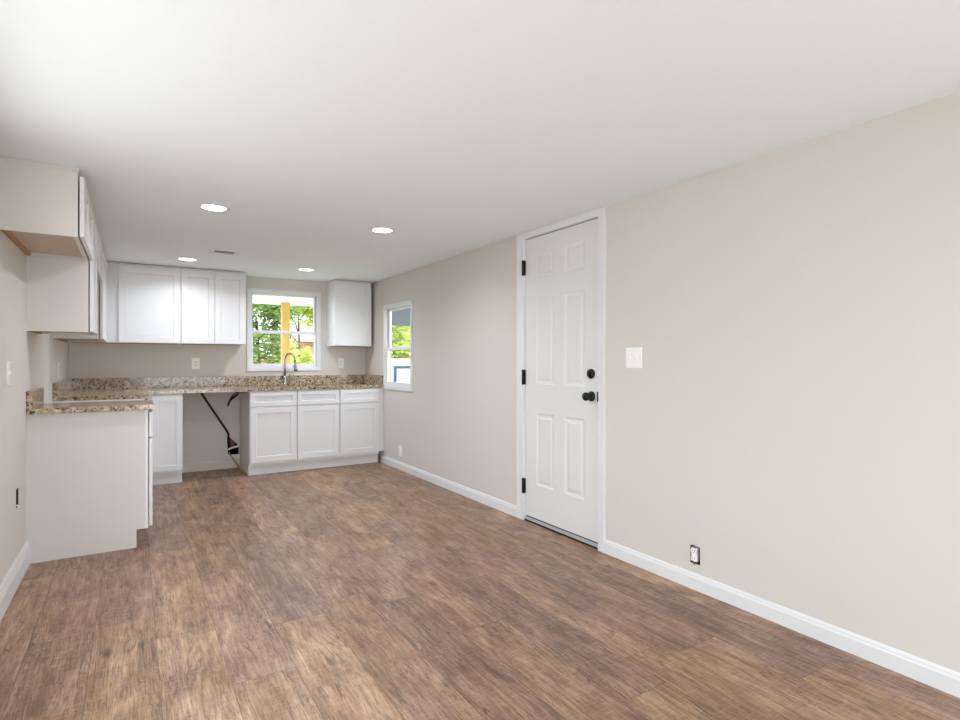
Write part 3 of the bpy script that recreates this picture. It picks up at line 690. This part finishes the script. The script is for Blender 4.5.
# porch: white roof beam on a yellow post
struct('trim_3', B((-1.8, 3.8, BY+T+0.002, 10.0, -0.35, -0.14)), M['concrete'], 'unseen concrete porch slab added outside the sink window for pale bounce light', 'porch floor')  # unseen slab added to bounce neutral light instead of lawn green
t = thing('porch_roof', (1.0, 9.6, 2.148), 'white porch roof beam seen through the top of the sink window', 'porch roof')
part('beam', B((-1.6, 3.6, 9.62, 9.76, 2.15, 2.50)), M['extwhite'], t)
part('roof_deck', B((-1.7, 3.7, BY+0.14, 9.95, 2.52, 2.58)), M['extwhite'], t)
t = tag(finish(bev(B((2.099, 2.220, 9.49, 9.615, -0.14, 2.175)), 0.006), 'porch_post', M['post']), 'yellow pine porch post outside the sink window', 'post')
def tree(name, c, rad, n, mat, trunk, label, group, leaf=0.09):
    t = thing(name, (c[0], c[1], -0.30), label, 'tree', group)
    bm = bmesh.new(); rnd = random.Random(int(c[0]*100+c[1]*10))
    blobs = [(Vector(c)+Vector((rnd.uniform(-1, 1)*rad[0]*0.7, rnd.uniform(-1, 1)*rad[1]*0.7, rnd.uniform(-1, 1)*rad[2]*0.75)), rnd.uniform(0.28, 0.5)) for _ in range(16)]
    for i in range(n):
        bc, br = rnd.choice(blobs)
        dv = Vector((rnd.gauss(0, 1), rnd.gauss(0, 1), rnd.gauss(0, 1))).normalized()*rnd.random()**0.4
        p = bc+Vector((dv.x*rad[0]*br, dv.y*rad[1]*br, dv.z*rad[2]*br))
        if p.z < -0.25: p.z = -0.25
        m = Matrix.Rotation(rnd.uniform(0, 6.28), 3, 'Z') @ Matrix.Rotation(rnd.uniform(0, 3.14), 3, 'X')
        s = leaf*rnd.uniform(0.6, 1.3)
        vs_ = [bm.verts.new(p+m @ Vector(q)) for q in ((-s, 0, 0), (0, -s*0.45, 0.01), (s, 0, 0), (0, s*0.45, 0.01))]
        bm.faces.new(vs_)
    part('foliage', bm, mat, t)
    if trunk:
        bm = bmesh.new()
        tube(bm, [(c[0], c[1], -0.3), (c[0]+0.05, c[1], c[2]*0.5), (c[0], c[1], c[2])], [trunk, trunk*0.8, trunk*0.5], 10)
        part('trunk', bm, M['bark'], t)
        bm = bmesh.new()
        for k in range(5):
            a = k*1.3+0.4
            tube(bm, [(c[0], c[1], c[2]*(0.35+0.1*k)), (c[0]+math.cos(a)*rad[0]*0.35, c[1]+math.sin(a)*rad[1]*0.3, c[2]*(0.5+0.1*k)), (c[0]+math.cos(a)*rad[0]*0.75, c[1]+math.sin(a)*rad[1]*0.6, c[2]*(0.58+0.12*k))], [trunk*0.4, trunk*0.28, trunk*0.1], 7)
        part('branches', bm, M['bark'], t)
    return t
GT = 'trees and shrubs outside the windows'
tree('leafy_tree', (2.55, 14.3, 2.25), (1.1, 0.8, 1.15), 9000, M['leafd'], 0.06, 'green tree left of the porch post with a thin dark trunk', GT, 0.06)
tree('leafy_tree', (4.6, 18.6, 3.3), (1.2, 0.8, 0.85), 4200, M['leafl'], 0.05, 'pale airy tree right of the porch post above the brick house', GT, 0.09)
tree('lime_shrub', (4.05, 16.2, 0.65), (0.7, 0.5, 0.85), 1700, M['leafl'], 0, 'lime green shrub below the brick house right of the post', GT, 0.07)
tree('lime_shrub', (3.05, 12.6, 0.75), (0.42, 0.4, 0.75), 1300, M['leafl'], 0, 'lime green shrub just left of the post base', GT, 0.06)
tree('leafy_tree', (6.9, 15.9, 1.9), (1.0, 0.8, 0.9), 3600, M['leafl'], 0.09, 'yellow-green tree seen through the side window', GT)
tree('leafy_tree', (9.4, 19.6, 3.3), (1.5, 1.0, 1.5), 3200, M['leafd'], 0.12, 'grey-green tree behind the yellow-green one in the side window', GT, 0.12)
# brick house
t = thing('brick_house', (6.3, 24.0, -0.30), 'orange brick house with white fascia far behind the sink window', 'house')
part('wall', B((5.27, 7.3, 22.0, 26.0, -0.30, 2.0)), M['brick'], t)
part('fascia', B((5.15, 7.4, 21.7, 21.8, 1.97, 2.25)), M['extwhite'], t)
bm = bmesh.new()
rv = [bm.verts.new(p) for p in ((5.15, 21.8, 2.2), (7.4, 21.8, 2.2), (7.4, 26.2, 2.2), (5.15, 26.2, 2.2), (5.9, 24.0, 2.9), (6.7, 24.0, 2.9))]
for f in ((0, 1, 5, 4), (2, 3, 4, 5), (1, 2, 5), (3, 0, 4), (3, 2, 1, 0)): bm.faces.new([rv[i] for i in f])
part('roof', bm, M['roof'], t)
tag(finish(B((3.6, 4.6, 21.5, 21.75, -0.30, 1.36)), 'brick_wall', M['brick']), 'low brick garden wall at the lower left of the sink window', 'garden wall')
# carport overhang and blue framed panel seen through the side window
t = thing('carport_roof', (5.2, 11.6, 1.98), 'dark grey roof overhang at the top of the side window', 'roof')
part('fascia', B((4.0, 7.4, 11.0, 11.08, 1.965, 2.9)), M['greybeam'], t)
part('roof_deck', B((4.0, 7.4, 11.08, 12.2, 2.78, 2.9)), M['greybeam'], t)
for x in (4.06, 7.28): part('post', B((x, x+0.09, 11.1, 11.19, -0.30, 2.78)), M['extwhite'], t)
t = thing('garden_shed', (6.4, 13.2, -0.30), 'white shed with blue frame seen low in the side window', 'shed')
part('wall', B((5.50, 7.6, 13.0, 14.6, -0.30, 1.20)), M['siding'], t)
part('door_frame', B((5.60, 5.66, 12.95, 13.0, -0.30, 1.07), (5.66, 6.5, 12.95, 13.0, 1.01, 1.07), (6.5, 6.56, 12.95, 13.0, -0.30, 1.07)), M['blue'], t, 'blue painted frame')
part('roof', B((5.46, 7.7, 12.85, 14.7, 1.20, 1.26)), M['extwhite'], t)

for o in bpy.data.objects:
    if '_org' in o: del o['_org']
